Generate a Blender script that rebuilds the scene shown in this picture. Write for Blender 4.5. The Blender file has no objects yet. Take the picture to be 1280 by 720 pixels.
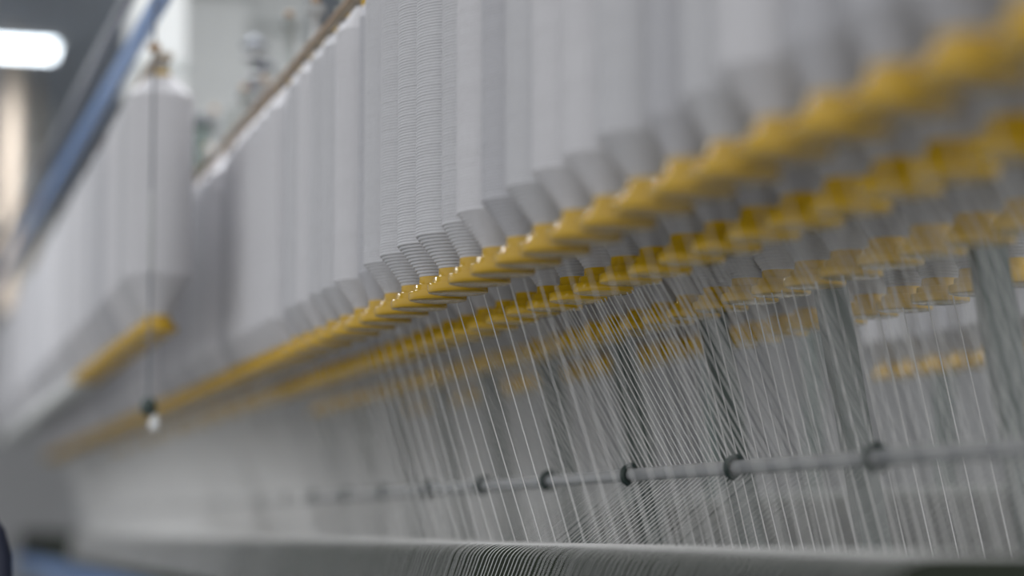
import bpy, math, random
from mathutils import Vector
random.seed(11)
sc = bpy.context.scene
COL = sc.collection
CZ = 1.4                      # eye height
F = 2844.0
PITCH = math.radians(6.02); YAW = math.radians(15.26)
ct, st = math.cos(YAW), math.sin(YAW)
def ydepth(d, X): return (d - X*st)/ct

# ------------------------------------------------------------- materials
def mat(name, col, rough=0.5, metal=0.0, noise=None, bump=0.0, scale=40, emit=None, spec=0.5):
    m = bpy.data.materials.new(name); m.use_nodes = True
    nt = m.node_tree; b = nt.nodes["Principled BSDF"]
    b.inputs["Base Color"].default_value = (*col, 1)
    b.inputs["Roughness"].default_value = rough
    b.inputs["Metallic"].default_value = metal
    b.inputs["Specular IOR Level"].default_value = spec
    tc = nt.nodes.new("ShaderNodeTexCoord")
    nz = nt.nodes.new("ShaderNodeTexNoise"); nz.inputs["Scale"].default_value = scale
    nz.inputs["Detail"].default_value = 4
    nt.links.new(tc.outputs["Object"], nz.inputs["Vector"])
    if noise:
        mx = nt.nodes.new("ShaderNodeMix"); mx.data_type = 'RGBA'
        mx.inputs[6].default_value = (*col, 1); mx.inputs[7].default_value = (*noise, 1)
        nt.links.new(nz.outputs["Fac"], mx.inputs[0])
        nt.links.new(mx.outputs[2], b.inputs["Base Color"])
    if bump:
        bp = nt.nodes.new("ShaderNodeBump"); bp.inputs["Strength"].default_value = bump
        bp.inputs["Distance"].default_value = 0.002
        nt.links.new(nz.outputs["Fac"], bp.inputs["Height"])
        nt.links.new(bp.outputs["Normal"], b.inputs["Normal"])
    if emit:
        b.inputs["Emission Color"].default_value = (*emit[0], 1)
        b.inputs["Emission Strength"].default_value = emit[1]
    return m
M_yarn = mat("yarn_white", (0.59,0.585,0.60), 0.9, noise=(0.55,0.545,0.56), bump=0.4, scale=120, spec=0.1)
M_yarn2 = mat("yarn_white_cool", (0.47,0.47,0.49), 0.9, noise=(0.43,0.43,0.45), bump=0.4, scale=120, spec=0.1)
M_yarn3 = mat("yarn_white_mid", (0.53,0.53,0.545), 0.9, noise=(0.49,0.49,0.505), bump=0.4, scale=120, spec=0.1)
M_strand = mat("strand_white", (0.74,0.74,0.73), 0.8, noise=(0.68,0.68,0.67), scale=200, spec=0.2)
M_yel = mat("yellow_plastic", (0.50,0.305,0.006), 0.16, noise=(0.43,0.255,0.005), scale=20)
M_yel_lift = mat("yellow_plastic_shade_lift", (0.80,0.50,0.012), 0.16, noise=(0.72,0.44,0.010), scale=20)  # same yellow plastic, colour lightened to offset shade on the inner rows
M_steel = mat("brushed_steel", (0.60,0.62,0.64), 0.25, 0.35, noise=(0.54,0.56,0.58), scale=60)
M_green = mat("grey_green_paint", (0.10,0.13,0.12), 0.5, noise=(0.085,0.11,0.10), scale=30)
M_lgreen = mat("pale_green_paint", (0.36,0.38,0.37), 0.5, noise=(0.32,0.34,0.33), scale=20)
M_olive = mat("dark_olive_metal", (0.028,0.034,0.024), 0.8, noise=(0.021,0.026,0.018), scale=25, spec=0.12)
M_dark = mat("dark_ring", (0.03,0.05,0.045), 0.4)
M_rail = mat("rail_grey", (0.40,0.41,0.41), 0.5, noise=(0.35,0.35,0.35), scale=15)
M_tan = mat("rail_tan", (0.46,0.40,0.32), 0.5, noise=(0.40,0.34,0.27), scale=15)
M_orange = mat("rail_lip_orange", (0.36,0.22,0.11), 0.5, noise=(0.30,0.19,0.10), scale=25)
M_blue = mat("blue_paint", (0.13,0.25,0.50), 0.45, noise=(0.12,0.22,0.44), scale=20)
M_dgrey = mat("dark_grey_paint", (0.14,0.15,0.17), 0.5, noise=(0.11,0.12,0.14), scale=20)
M_cream = mat("cream_sheet", (0.60,0.61,0.59), 0.5, noise=(0.54,0.55,0.54), scale=8)
M_peach = mat("peach_duct", (0.60,0.50,0.40), 0.7, noise=(0.54,0.46,0.38), scale=10, spec=0.2)
M_wall = mat("wall_paint", (0.56,0.56,0.56), 0.9, noise=(0.52,0.52,0.52), scale=2)
M_ceil = mat("ceiling_paint", (0.50,0.55,0.62), 0.9, noise=(0.46,0.51,0.58), scale=2)
M_floor = mat("floor_epoxy", (0.32,0.32,0.31), 0.4, noise=(0.28,0.28,0.27), scale=3)
M_black = mat("black_rubber", (0.010,0.014,0.035), 0.6)
M_lamp = mat("lamp_tube", (0.9,0.95,1.0), 0.4, emit=((0.85,0.93,1.0), 6.0))
M_white = mat("white_plastic", (0.75,0.76,0.76), 0.4)
M_body = mat("machine_grey_green", (0.17,0.18,0.165), 0.6, noise=(0.14,0.15,0.14), scale=5)

# ------------------------------------------------------------- mesh helpers
def mesh(name, verts, faces, mats, smooth=False):
    me = bpy.data.meshes.new(name); me.from_pydata(verts, [], faces)
    for m in (mats if isinstance(mats, list) else [mats]): me.materials.append(m)
    if smooth:
        for p in me.polygons: p.use_smooth = True
    me.update(); return me
def add(name, data, loc=(0,0,0), parent=None, **kw):
    o = bpy.data.objects.new(name, data); o.location = loc
    if parent: o.parent = parent
    COL.objects.link(o)
    for k, v in kw.items(): o[k] = v
    return o
def lathe(name, prof, m, seg=28, smooth=True):
    v, f = [], []
    n = len(prof)
    for r, z in prof:
        for i in range(seg):
            a = 2*math.pi*i/seg
            v.append((r*math.cos(a), r*math.sin(a), z))
    for j in range(n-1):
        for i in range(seg):
            i2 = (i+1) % seg
            f.append((j*seg+i, j*seg+i2, (j+1)*seg+i2, (j+1)*seg+i))
    f.append(tuple(range(seg-1, -1, -1))); f.append(tuple((n-1)*seg+i for i in range(seg)))
    return mesh(name, v, f, m, smooth)
def extrude_y(name, prof, y0, y1, m, nseg=1, smooth=False):
    """closed profile in (x,z) extruded along y"""
    n = len(prof); v, f = [], []
    for k in range(nseg+1):
        y = y0 + (y1-y0)*k/nseg
        v += [(x, y, z) for x, z in prof]
    for k in range(nseg):
        for i in range(n):
            j = (i+1) % n
            f.append((k*n+i, k*n+j, (k+1)*n+j, (k+1)*n+i))
    f.append(tuple(range(n-1,-1,-1))); f.append(tuple(nseg*n+i for i in range(n)))
    return mesh(name, v, f, m, smooth)
def rrect(x0, x1, z0, z1, r, n=5):
    pts = []
    for cx, cz, a0 in ((x1-r, z1-r, 0), (x0+r, z1-r, 90), (x0+r, z0+r, 180), (x1-r, z0+r, 270)):
        for i in range(n+1):
            a = math.radians(a0 + 90*i/n)
            pts.append((cx+r*math.cos(a), cz+r*math.sin(a)))
    return pts
def box(name, x0,x1,y0,y1,z0,z1, m, r=0.004):
    r = min(r, (x1-x0)*.3, (z1-z0)*.3)
    return extrude_y(name, rrect(x0,x1,z0,z1,r,3), y0, y1, m)
def tube_geo(path, r, seg=8, rl=None):
    v, f = [], []
    pts = [Vector(p) for p in path]; n = len(pts)
    for k, p in enumerate(pts):
        t = (pts[min(k+1,n-1)] - pts[max(k-1,0)]).normalized()
        a = Vector((0,1,0)) if abs(t.y) < 0.9 else Vector((1,0,0))
        u = t.cross(a).normalized(); w = t.cross(u)
        rr = r*(rl[k] if rl else 1)
        for i in range(seg):
            an = 2*math.pi*i/seg
            v.append(tuple(p + rr*(math.cos(an)*u + math.sin(an)*w)))
    for k in range(n-1):
        for i in range(seg):
            j = (i+1) % seg
            f.append((k*seg+i, k*seg+j, (k+1)*seg+j, (k+1)*seg+i))
    f.append(tuple(range(seg))); f.append(tuple((n-1)*seg+i for i in range(seg-1,-1,-1)))
    return v, f
def tube(name, path, r, m, seg=8, rl=None):
    v, f = tube_geo(path, r, seg, rl); return mesh(name, v, f, m, True)

# ------------------------------------------------------------- bobbins
def package_mesh(R, m, zc=0.084):
    prof = [(0.020,0.034),(0.024,0.034)]
    z = 0.036; pc = 0.0045; ncone = int(round((zc-z)/pc))
    for i in range(ncone):
        r = 0.026 + (R-0.026)*((i+1)/ncone)**1.1
        prof += [(r-0.0008, z),(r, z+0.0012),(r, z+0.0036),(r-0.0006, z+0.0045)]
        z += 0.0045
    while z < 0.515:
        j = random.uniform(-0.0003,0.0003)
        prof += [(R-0.0014, z),(R+j, z+0.0010),(R+j, z+0.0034),(R-0.0014, z+0.0043)]
        z += 0.0043
    for i in range(8):
        r = R - (R-0.030)*(i+1)/8
        prof += [(r, z),(r, z+0.0045)]; z += 0.0055
    prof.append((0.020, z))
    return lathe("yarn_package_mesh", prof, m, 36)
packs = [package_mesh(R, m) for R, m in ((0.0620,M_yarn),(0.060,M_yarn2),(0.0613,M_yarn3),(0.053,M_yarn3),(0.046,M_yarn2))]
packs0 = [package_mesh(R, m, 0.125) for R, m in ((0.074,M_yarn),(0.072,M_yarn3),(0.073,M_yarn),(0.070,M_yarn3),(0.068,M_yarn2))]
TP = [(0.012,0.0),(0.038,0.0),(0.0425,0.0010),(0.0437,0.003),(0.0437,0.012),(0.0425,0.0135),(0.0365,0.0145),
      (0.0357,0.016),(0.0350,0.0225),(0.0340,0.0235),(0.0290,0.0245),(0.0282,0.026),(0.0270,0.0425),
      (0.019,0.0435),(0.019,0.575),(0.012,0.577)]
me_tube = lathe("bobbin_tube_mesh", TP, M_yel, 36)
me_tube2 = lathe("bobbin_tube_mesh", TP, M_yel_lift, 36)
me_tube3 = lathe("bobbin_tube_mesh", TP, M_cream, 36)
for me in (me_tube, me_tube2, me_tube3):
    me.set_sharp_from_angle(angle=math.radians(40))
me_hang = lathe("bobbin_hanger_mesh", [(0.004,0.577),(0.011,0.577),(0.011,0.583),(0.006,0.586),(0.006,0.596)], M_steel, 14)

def bobbin(x, y, z, pm, yaw, tube_me, label, group):
    e = bpy.data.objects.new("roving_bobbin", None); e.empty_display_size = 0.03
    e.location = (x, y, z); e.rotation_euler = (0,0,yaw); COL.objects.link(e)
    e["label"] = label; e["category"] = "bobbin"; e["group"] = group
    for nm, d in (("yarn_package", pm), ("bobbin_tube", tube_me), ("bobbin_hanger", me_hang)):
        o = bpy.data.objects.new(nm, d); o.parent = e; COL.objects.link(o)
    return e
PIT = 0.125
ZF = CZ + 0.336
NB = [0]
def row(X, y0, y1, zf, group, off=0.0, pit=PIT, tm=None, word="yellow", pks=None):
    y = y0 + off
    while y < y1:
        pk = random.choice([0,0,1,2,2,3,4])
        lab = ("full white ribbed roving bobbin hanging on a %s tube" % word if pk in (0,1,2) else
               "slimmer partly unwound white roving bobbin on a %s tube" % word)
        bobbin(X, y, zf+random.uniform(-.0015,.0015), (pks or packs)[pk], random.uniform(0,6.28), tm or me_tube, lab, group)
        y += pit; NB[0] += 1
    return y
X1, X2, X3, X4, X5, X0 = 0.785, 0.985, 1.245, 1.515, 2.20, 0.55
row(X1, 1.30, 11.6, ZF, "roving bobbins of the near creel row")
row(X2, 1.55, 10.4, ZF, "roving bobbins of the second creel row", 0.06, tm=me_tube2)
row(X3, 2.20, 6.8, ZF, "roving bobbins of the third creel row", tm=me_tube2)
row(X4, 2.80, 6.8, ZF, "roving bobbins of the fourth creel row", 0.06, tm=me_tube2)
row(X5, 3.9, 4.9, ZF, "roving bobbins of the neighbouring machine")
ZF0 = CZ + 0.42
ye = row(X0, ydepth(4.9, X0), ydepth(6.8,X0), ZF0, "roving bobbins of the upper aisle row", pit=0.152, pks=packs0)
row(X0, ye, 11.5, ZF0, "roving bobbins of the upper aisle row", tm=me_tube3, word="pale", pit=0.152, pks=packs0)
print("BOBBINS", NB[0])

# ------------------------------------------------------------- creel rails
def rail(X, y0, y1, z, label):
    e = add("creel_rail", box("creel_rail_mesh", X-0.020, X+0.020, y0, y1, z, z+0.012, M_tan), label=label, category="rail")
    add("rail_lip", box("rail_lip_mesh", X-0.024, X-0.0205, y0, y1, z+0.000, z+0.006, M_orange), parent=e, label="orange brown painted edge lip")
ZR = ZF + 0.5945
for X, a, b in ((X1,1.0,12.0),(X2,1.3,11.6),(X3,1.9,7.5),(X4,2.4,7.5),(X5,3.2,7.3)):
    rail(X, a, b, ZR, "long tan steel creel rail with orange-brown edge")
rail(X0, ydepth(4.9,X0)-0.05, 12.0, ZF0+0.5945, "long tan steel rail above the aisle bobbins")

ypost0 = ydepth(F*1.38/0.964/1395, 1.38)
for k in range(-1, 10):
    y = ypost0 + k*0.507
    v, f = [], []
    w, t = 0.023, 0.012
    secs = [(1.350, ZR), (1.350, CZ+0.40), (1.425, CZ-0.049)]
    for x, z in secs:
        v += [(x-w,y-t,z),(x+w,y-t,z),(x+w,y+t,z),(x-w,y+t,z)]
    for s in range(2):
        for i in range(4):
            j = (i+1) % 4
            f.append((s*4+i, s*4+j, (s+1)*4+j, (s+1)*4+i))
    f.append((0,1,2,3)); f.append((11,10,9,8))
    p = add("creel_post", mesh("creel_post_mesh", v, f, M_green), label="grey-green painted steel creel post behind the yarn sheet", category="post", group="creel posts")
    add("cross_arm", box("cross_arm_mesh", X1+0.03, X4+0.03, y-0.015, y+0.015, ZR+0.0125, ZR+0.034, M_rail), parent=p, label="grey cross arm carrying the rails")

# ------------------------------------------------------------- guide rod with rings
XR, ZROD = 1.12, CZ + 0.0825
rod = add("guide_rod", tube("guide_rod_mesh", [(XR, y, ZROD) for y in (1.2, 4, 8, 12, 15.5)], 0.0100, M_steel, 20),
          label="long polished steel yarn guide rod with dark collars", category="rod")
def torus(name, R, r, m, S=28, s=10):
    v, f = [], []
    for i in range(S):
        a = 2*math.pi*i/S
        for j in range(s):
            b = 2*math.pi*j/s
            v.append(((R+r*math.cos(b))*math.cos(a), r*math.sin(b)*1.3, (R+r*math.cos(b))*math.sin(a)))
    for i in range(S):
        for j in range(s):
            f.append((i*s+j, ((i+1)%S)*s+j, ((i+1)%S)*s+(j+1)%s, i*s+(j+1)%s))
    return mesh(name, v, f, m, True)
me_ring = torus("rod_collar_mesh", 0.0145, 0.0045, M_dark)
yr0 = ydepth(F*XR/0.964/1230, XR)
for k in range(-2, 20):
    add("rod_collar", me_ring, (XR, yr0+k*0.459, ZROD), parent=rod, label="dark green ring collar")

# ------------------------------------------------------------- beam
XB0, XB1 = 0.87, 1.05; ZB = CZ-0.024
beam = add("drafting_beam", extrude_y("drafting_beam_mesh", rrect(XB0, XB1, ZB-0.15, ZB, 0.02, 8), 1.0, 16.0, M_olive, 1, True),
           label="dark olive rounded metal beam under the yarn sheet", category="beam")
body = add("machine_base", box("machine_base_mesh", 0.86, 1.55, 1.0, 16.0, 0.0, CZ-0.176, M_body, 0.02),
           label="grey-green painted spinning machine base cabinet", category="machine")
add("base_trim", box("base_trim_mesh", 0.835, 0.859, 1.0, 16.0, CZ-0.26, CZ-0.18, M_blue, 0.006), parent=body, label="blue painted trim strip")
add("base_ledge", box("base_ledge_mesh", 1.09, 1.53, 1.0, 16.0, CZ-0.175, CZ-0.05, M_body, 0.02), parent=body)
body2 = add("machine_base", box("machine_base_mesh", 1.92, 2.7, 2.0, 16.0, 0.0, CZ+0.08, M_body, 0.03),
           label="grey-green base of the neighbouring spinning machine", category="machine")
for k in range(6):
    y = 3.3 + k*0.78
    add("creel_post", box("creel_post_mesh", 2.36, 2.40, y, y+0.03, CZ+0.08, ZR+0.06, M_green), label="grey-green post of the neighbouring creel", category="post", group="neighbouring creel posts")

# ------------------------------------------------------------- yarn strands
def wrap():
    pts = [(XB1-0.04, 0.010, ZB+0.0008)]
    cx, cz, r = XB0+0.02, ZB-0.02, 0.0205
    pts.append((XB1-0.09, 0.025, ZB+0.0006))
    for i in range(7):
        a = math.radians(90 + i*15)
        pts.append((cx+r*math.cos(a), 0.045+i*0.009, cz+r*math.sin(a)))
    pts.append((XB0-0.0005, 0.24, ZB-0.12))
    return pts
def strand_path(kind, dy, dx):
    if kind == 1:
        return [(X1+0.030+dx, dy, ZF+0.045), (XB0+0.055, 0, ZB+0.001)]
    if kind == 2:
        return [(X2+0.022+dx, dy, ZF-0.001), (XR+0.0115, 0, ZROD+0.005), (XR+0.010, 0, ZROD-0.004)] + wrap()
    if kind == 3:
        return [(X3-0.030+dx, dy+.05, ZF-0.001), (1.262+dx, -0.02, CZ-0.0495)]
    return [(X4-0.030+dx, dy+.06, ZF-0.001), (1.51+dx, -0.02, CZ-0.0495)]
cfg = {1: (0.072, 1.35, 5.0), 2: (0.0220, 1.80, 4.9), 3: (0.040, 2.1, 4.7), 4: (0.085, 2.4, 4.6)}
labels = {1: "thin white roving strand hanging from the near bobbins",
          2: "thin white roving strand running to the steel guide rod",
          3: "thin white roving strand slanting down behind the guide rod",
          4: "thin white roving strand from the rear bobbins"}
RL = lambda P: [1 if i < 3 else (0.85 if i == 3 else 0.65) for i in range(len(P))]
stuffv, stufff = [], []
def stuff(kind, y, r, a=.03, b=.06):
    global stuffv, stufff
    P = strand_path(kind, random.uniform(a,b), random.uniform(-.010,.010))
    v, f = tube_geo([(p[0], p[1]+y, p[2]) for p in P], r, 5, RL(P))
    o = len(stuffv); stuffv += v; stufff += [tuple(i+o for i in q) for q in f]
for kind, (sp, a, b) in cfg.items():
    var = []
    for q in range(8):
        P = strand_path(kind, 0.045+0.006*math.sin(q*math.pi/4), 0.003*math.cos(q*math.pi/4))
        rr = (0.0007,0.0008) if kind == 1 else (0.0009,0.0011)
        var.append(tube("yarn_strand_mesh", P, rr[q%2], M_strand, 7, RL(P)))
    y = a; n = 0
    while y < b:
        add("yarn_strand", var[n%8], (0, y+random.uniform(-.003,.003), 0), label=labels[kind], category="yarn", group="roving strands under the creel")
        y += sp; n += 1
    g = 0.027
    while y < 11.2:
        stuff(kind, y, 0.0010 if kind == 1 else 0.0013)
        y += g*random.uniform(.8,1.2); g = max(0.018, g*0.993)
add("yarn_strand_sheet", mesh("yarn_strand_sheet_mesh", stuffv, stufff, M_strand, True),
    label="sheet of many thin distant white roving strands", category="yarn", kind="stuff")

# ------------------------------------------------------------- aisle-side rails and pull cord
def bar(name, A, B, w, h, m, **kw):
    v = []
    for x,y,z in (A,B):
        v += [(x-w,y,z-h),(x+w,y,z-h),(x+w,y,z+h),(x-w,y,z+h)]
    f = [(0,1,5,4),(1,2,6,5),(2,3,7,6),(3,0,4,7),(3,2,1,0),(4,5,6,7)]
    return add(name, mesh(name+"_mesh", v, f, m), **kw)
bar("cable_rail", (0.545, ydepth(4.3,.545), CZ+1.135), (0.47, ydepth(12,.47), CZ+1.19), 0.012, 0.020, M_blue,
    label="blue painted cable rail along the aisle", category="rail")
bar("conduit_rail", (0.50, ydepth(4.3,.5), CZ+1.19), (0.43, ydepth(12,.43), CZ+1.25), 0.010, 0.014, M_dgrey,
    label="dark grey steel conduit along the aisle", category="rail")
yc = ydepth(4.65, 0.51)
cord = add("pull_cord", tube("pull_cord_mesh", [(0.507,yc,CZ+1.14),(0.507,yc,CZ+0.7),(0.507,yc,CZ+0.26)], 0.0028, M_dgrey, 8),
           label="thin grey pull cord hanging from the blue rail", category="cord")
add("cord_sleeve", lathe("cord_sleeve_mesh", [(0.0025,0),(0.0050,0.002),(0.0055,0.01),(0.0055,0.16),(0.0025,0.17)], M_rail, 14), (0.507,yc,CZ+0.52), parent=cord, label="light grey plastic sleeve")
add("cord_weight", lathe("cord_weight_mesh", [(0.003,0),(0.014,0.003),(0.017,0.012),(0.016,0.028),(0.006,0.038),(0.003,0.04)], M_dark, 18), (0.507,yc,CZ+0.228), parent=cord, label="dark round weight")
add("cord_tip", lathe("cord_tip_mesh", [(0.003,-0.03),(0.010,-0.028),(0.012,-0.015),(0.008,0.0),(0.004,0.006)], M_white, 16), (0.520,yc,CZ+0.226), parent=cord, label="white plastic tip")
add("cord_bracket", box("cord_bracket_mesh", 0.495,0.519,yc-0.01,yc+0.01,CZ+0.985,CZ+1.0, M_orange), parent=cord, label="orange brown bracket")
add("twisted_cable", tube("twisted_cable_mesh", [(0.512+0.006*math.sin(k*0.9), yc-0.03+0.006*math.cos(k*0.9), CZ+1.30-0.016*k) for k in range(12)], 0.006, M_dgrey, 8),
    parent=cord, label="dark twisted cable end")

yh = ydepth(4.0,.2)
hp = [(0.10,yh,CZ+0.045),(0.13,yh,CZ+0.037),(0.160,yh,CZ+0.020),(0.182,yh,CZ-0.010),
      (0.193,yh,CZ-0.05),(0.196,yh,CZ-0.12),(0.196,yh,CZ-0.4),(0.196,yh,CZ-0.9),(0.196,yh,0.02)]
add("rubber_hose", tube("rubber_hose_mesh", hp, 0.018, M_black, 14), label="thick black rubber hose curving down to the floor", category="hose")

# ------------------------------------------------------------- overhead equipment
ZT = ZR-CZ+0.035
def duct(x0,x1,d,z0,z1,m,label,dep=0.3):
    y = ydepth(d,(x0+x1)/2)
    e = add("suction_duct", box("suction_duct_mesh", x0,x1,y,y+dep,CZ+z0,CZ+z1,m,0.02), label=label, category="duct")
    for z in (z0+0.02, z0+(z1-z0)*.12, z0+(z1-z0)*.25, z0+(z1-z0)*.5, z1-0.06):
        add("duct_flange", box("duct_flange_mesh", x0-0.015,x1+0.015,y-0.015,y+dep+0.015,CZ+z,CZ+z+0.025,M_lgreen,0.004), parent=e)
duct(0.70,0.86, 7.0, ZT-.02,2.85, M_cream, "cream painted sheet metal suction duct above the creel")
duct(0.93,1.20, 8.0, ZT-.02,2.85, M_cream, "pale green-white overhead suction duct reaching the ceiling")
duct(1.22,1.52, 8.6, ZT-.02,2.85, M_cream, "pale cream vertical support duct on the creel")
for i,(x,d,zb) in enumerate(((0.62,12.8,1.2),(0.70,13.4,1.2),(0.80,14.2,1.3),(0.94,15.0,1.3),(0.84,16.5,1.4))):
    y = ydepth(d,x)
    add("air_hose", lathe("air_hose_mesh", [(0.03,0),(0.05,0.01)]+[(0.05+(0.006 if k%2 else 0), 0.02+k*(2.83-zb)/40) for k in range(40)]+[(0.03,2.85-zb)], M_cream if i%2 else M_peach, 20),
            (x,y,CZ+zb), label=("corrugated cream coloured" if i%2 else "corrugated peach coloured")+" vertical cleaner hose", category="hose")
y = ydepth(5.6,0.86)
e = add("tension_unit", box("tension_unit_mesh", 0.78,0.93,y,y+0.14,CZ+ZT-0.022,CZ+1.04,M_lgreen,0.01), label="pale green bracket unit with stacked discs on the rail", category="machinery")
for k in range(7):
    add("disc", lathe("disc_mesh", [(0.008,0),(0.030,0.001),(0.034,0.006),(0.030,0.014),(0.012,0.020),(0.012,0.03)], M_rail if k%2 else M_dgrey, 22),
        (0.87+0.015*math.sin(k*2.0), y+0.07, CZ+1.04+k*0.028), parent=e)
y = ydepth(6.1,0.78)
e = add("junction_box", box("junction_box_mesh", 0.725,0.83,y,y+0.1,CZ+ZT-0.022,CZ+1.10,M_green,0.008), label="small grey-green junction box standing on the rail", category="box")
add("lid", box("lid_mesh", 0.715,0.84,y-0.01,y+0.11,CZ+1.101,CZ+1.115,M_dgrey,0.004), parent=e)
for k in range(14):
    d = 4.1 + k*0.30
    if abs(d-5.6) < .2 or abs(d-6.1) < .2: d += 0.2
    h = 0.04 + 0.04*((k*7) % 3)
    e = add("rail_pulley", lathe("rail_pulley_mesh", [(0.02,0),(0.024,0.004),(0.010,0.01),(0.010,h-0.02),(0.022,h-0.015),(0.016,h-0.007),(0.022,h),(0.008,h+0.003)], M_rail if k%2 else M_lgreen, 18),
        (X1, ydepth(d,X1), ZR+0.0125), label="small grey pulley standing on the creel rail", category="pulley", group="pulleys on the rail")
    add("pulley_knob", lathe("pulley_knob_mesh", [(0.004,0),(0.009,0.004),(0.009,0.012),(0.004,0.016)], M_orange, 14), (0,0,h+0.003), parent=e, label="brown plastic knob")

# ------------------------------------------------------------- lamps
def lamp(x0, x1, y, z, power):
    e = add("ceiling_lamp", box("ceiling_lamp_mesh", x0,x1,y,y+0.22,z,z+0.04,M_white,0.01), label="white fluorescent ceiling lamp with glowing tubes", category="lamp", group="fluorescent ceiling lamps")
    for k in (0.05, 0.17):
        add("tube", tube("lamp_tube_mesh", [(x0+0.03,y+k,z-0.028),((x0+x1)/2,y+k,z-0.028),(x1-0.03,y+k,z-0.028)], 0.026, M_lamp, 14), parent=e)
    for k in (x0+0.1, x1-0.1):
        add("suspension_rod", tube("suspension_rod_mesh", [(k,y+.11,z+0.04),(k,y+.11,CZ+2.85)], 0.005, M_rail, 8), parent=e)
    L = bpy.data.lights.new("lamp_light", 'AREA'); L.shape='RECTANGLE'; L.size=(x1-x0); L.size_y=0.22
    L.energy=power; L.color=(0.96,0.97,1.0)
    add("lamp_light", L, ((x0+x1)/2, y+0.11, z-0.07), parent=e)
lamp(-1.9, -0.6, 7.6, CZ+2.55, 55)
lamp(-0.45, 0.83, ydepth(12.0,0.6), CZ+2.60, 50)
lamp(0.10, 1.30, 5.4, CZ+2.50, 60)  # unseen lamp, added to brighten the shaded gap behind the aisle row
lamp(2.9, 4.2, 7.6, CZ+2.45, 80)

# ------------------------------------------------------------- room (near walls and ceiling left off to let in world fill light)
def st_box(name, *a):
    add(name, box(name+"_mesh", *a), kind="structure")
st_box("floor", -8.1,7.1,-6.1,20.1,-0.1,0.0,M_floor)
st_box("ceiling", -4.1,7.1,5.0,20.1,CZ+2.85,CZ+2.95,M_ceil)
st_box("wall_right", 7.1,7.2,-3.1,20.1,0.0,CZ+2.85,M_wall)
st_box("wall_back", -8.1,7.1,20.1,20.2,0.0,CZ+2.85,M_wall)

w = bpy.data.worlds.new("world"); sc.world = w; w.use_nodes = True
nt = w.node_tree; bg = nt.nodes["Background"]
tc = nt.nodes.new("ShaderNodeTexCoord")
dot = nt.nodes.new("ShaderNodeVectorMath"); dot.operation = 'DOT_PRODUCT'
dot.inputs[1].default_value = (-0.50,-0.62,0.60)
nt.links.new(tc.outputs["Generated"], dot.inputs[0])
mr = nt.nodes.new("ShaderNodeMapRange")
mr.inputs[1].default_value = -1; mr.inputs[2].default_value = 1
mr.inputs[3].default_value = 0.18; mr.inputs[4].default_value = 1.28
nt.links.new(dot.outputs["Value"], mr.inputs[0])
bg.inputs[0].default_value = (0.965,0.975,1.0,1)
nt.links.new(mr.outputs[0], bg.inputs[1])

# ------------------------------------------------------------- camera
cam = bpy.data.cameras.new("camera"); co = bpy.data.objects.new("camera", cam); COL.objects.link(co)
co.location = (0,0,CZ)
co.rotation_euler = (math.radians(90)+PITCH, 0, -YAW)
cam.sensor_width = 36; cam.lens = 80; cam.clip_start = 0.05
cam.dof.use_dof = True; cam.dof.focus_distance = 3.35; cam.dof.aperture_fstop = 1.35
sc.camera = co
try:
    sc.view_settings.view_transform = 'Standard'
except Exception: pass
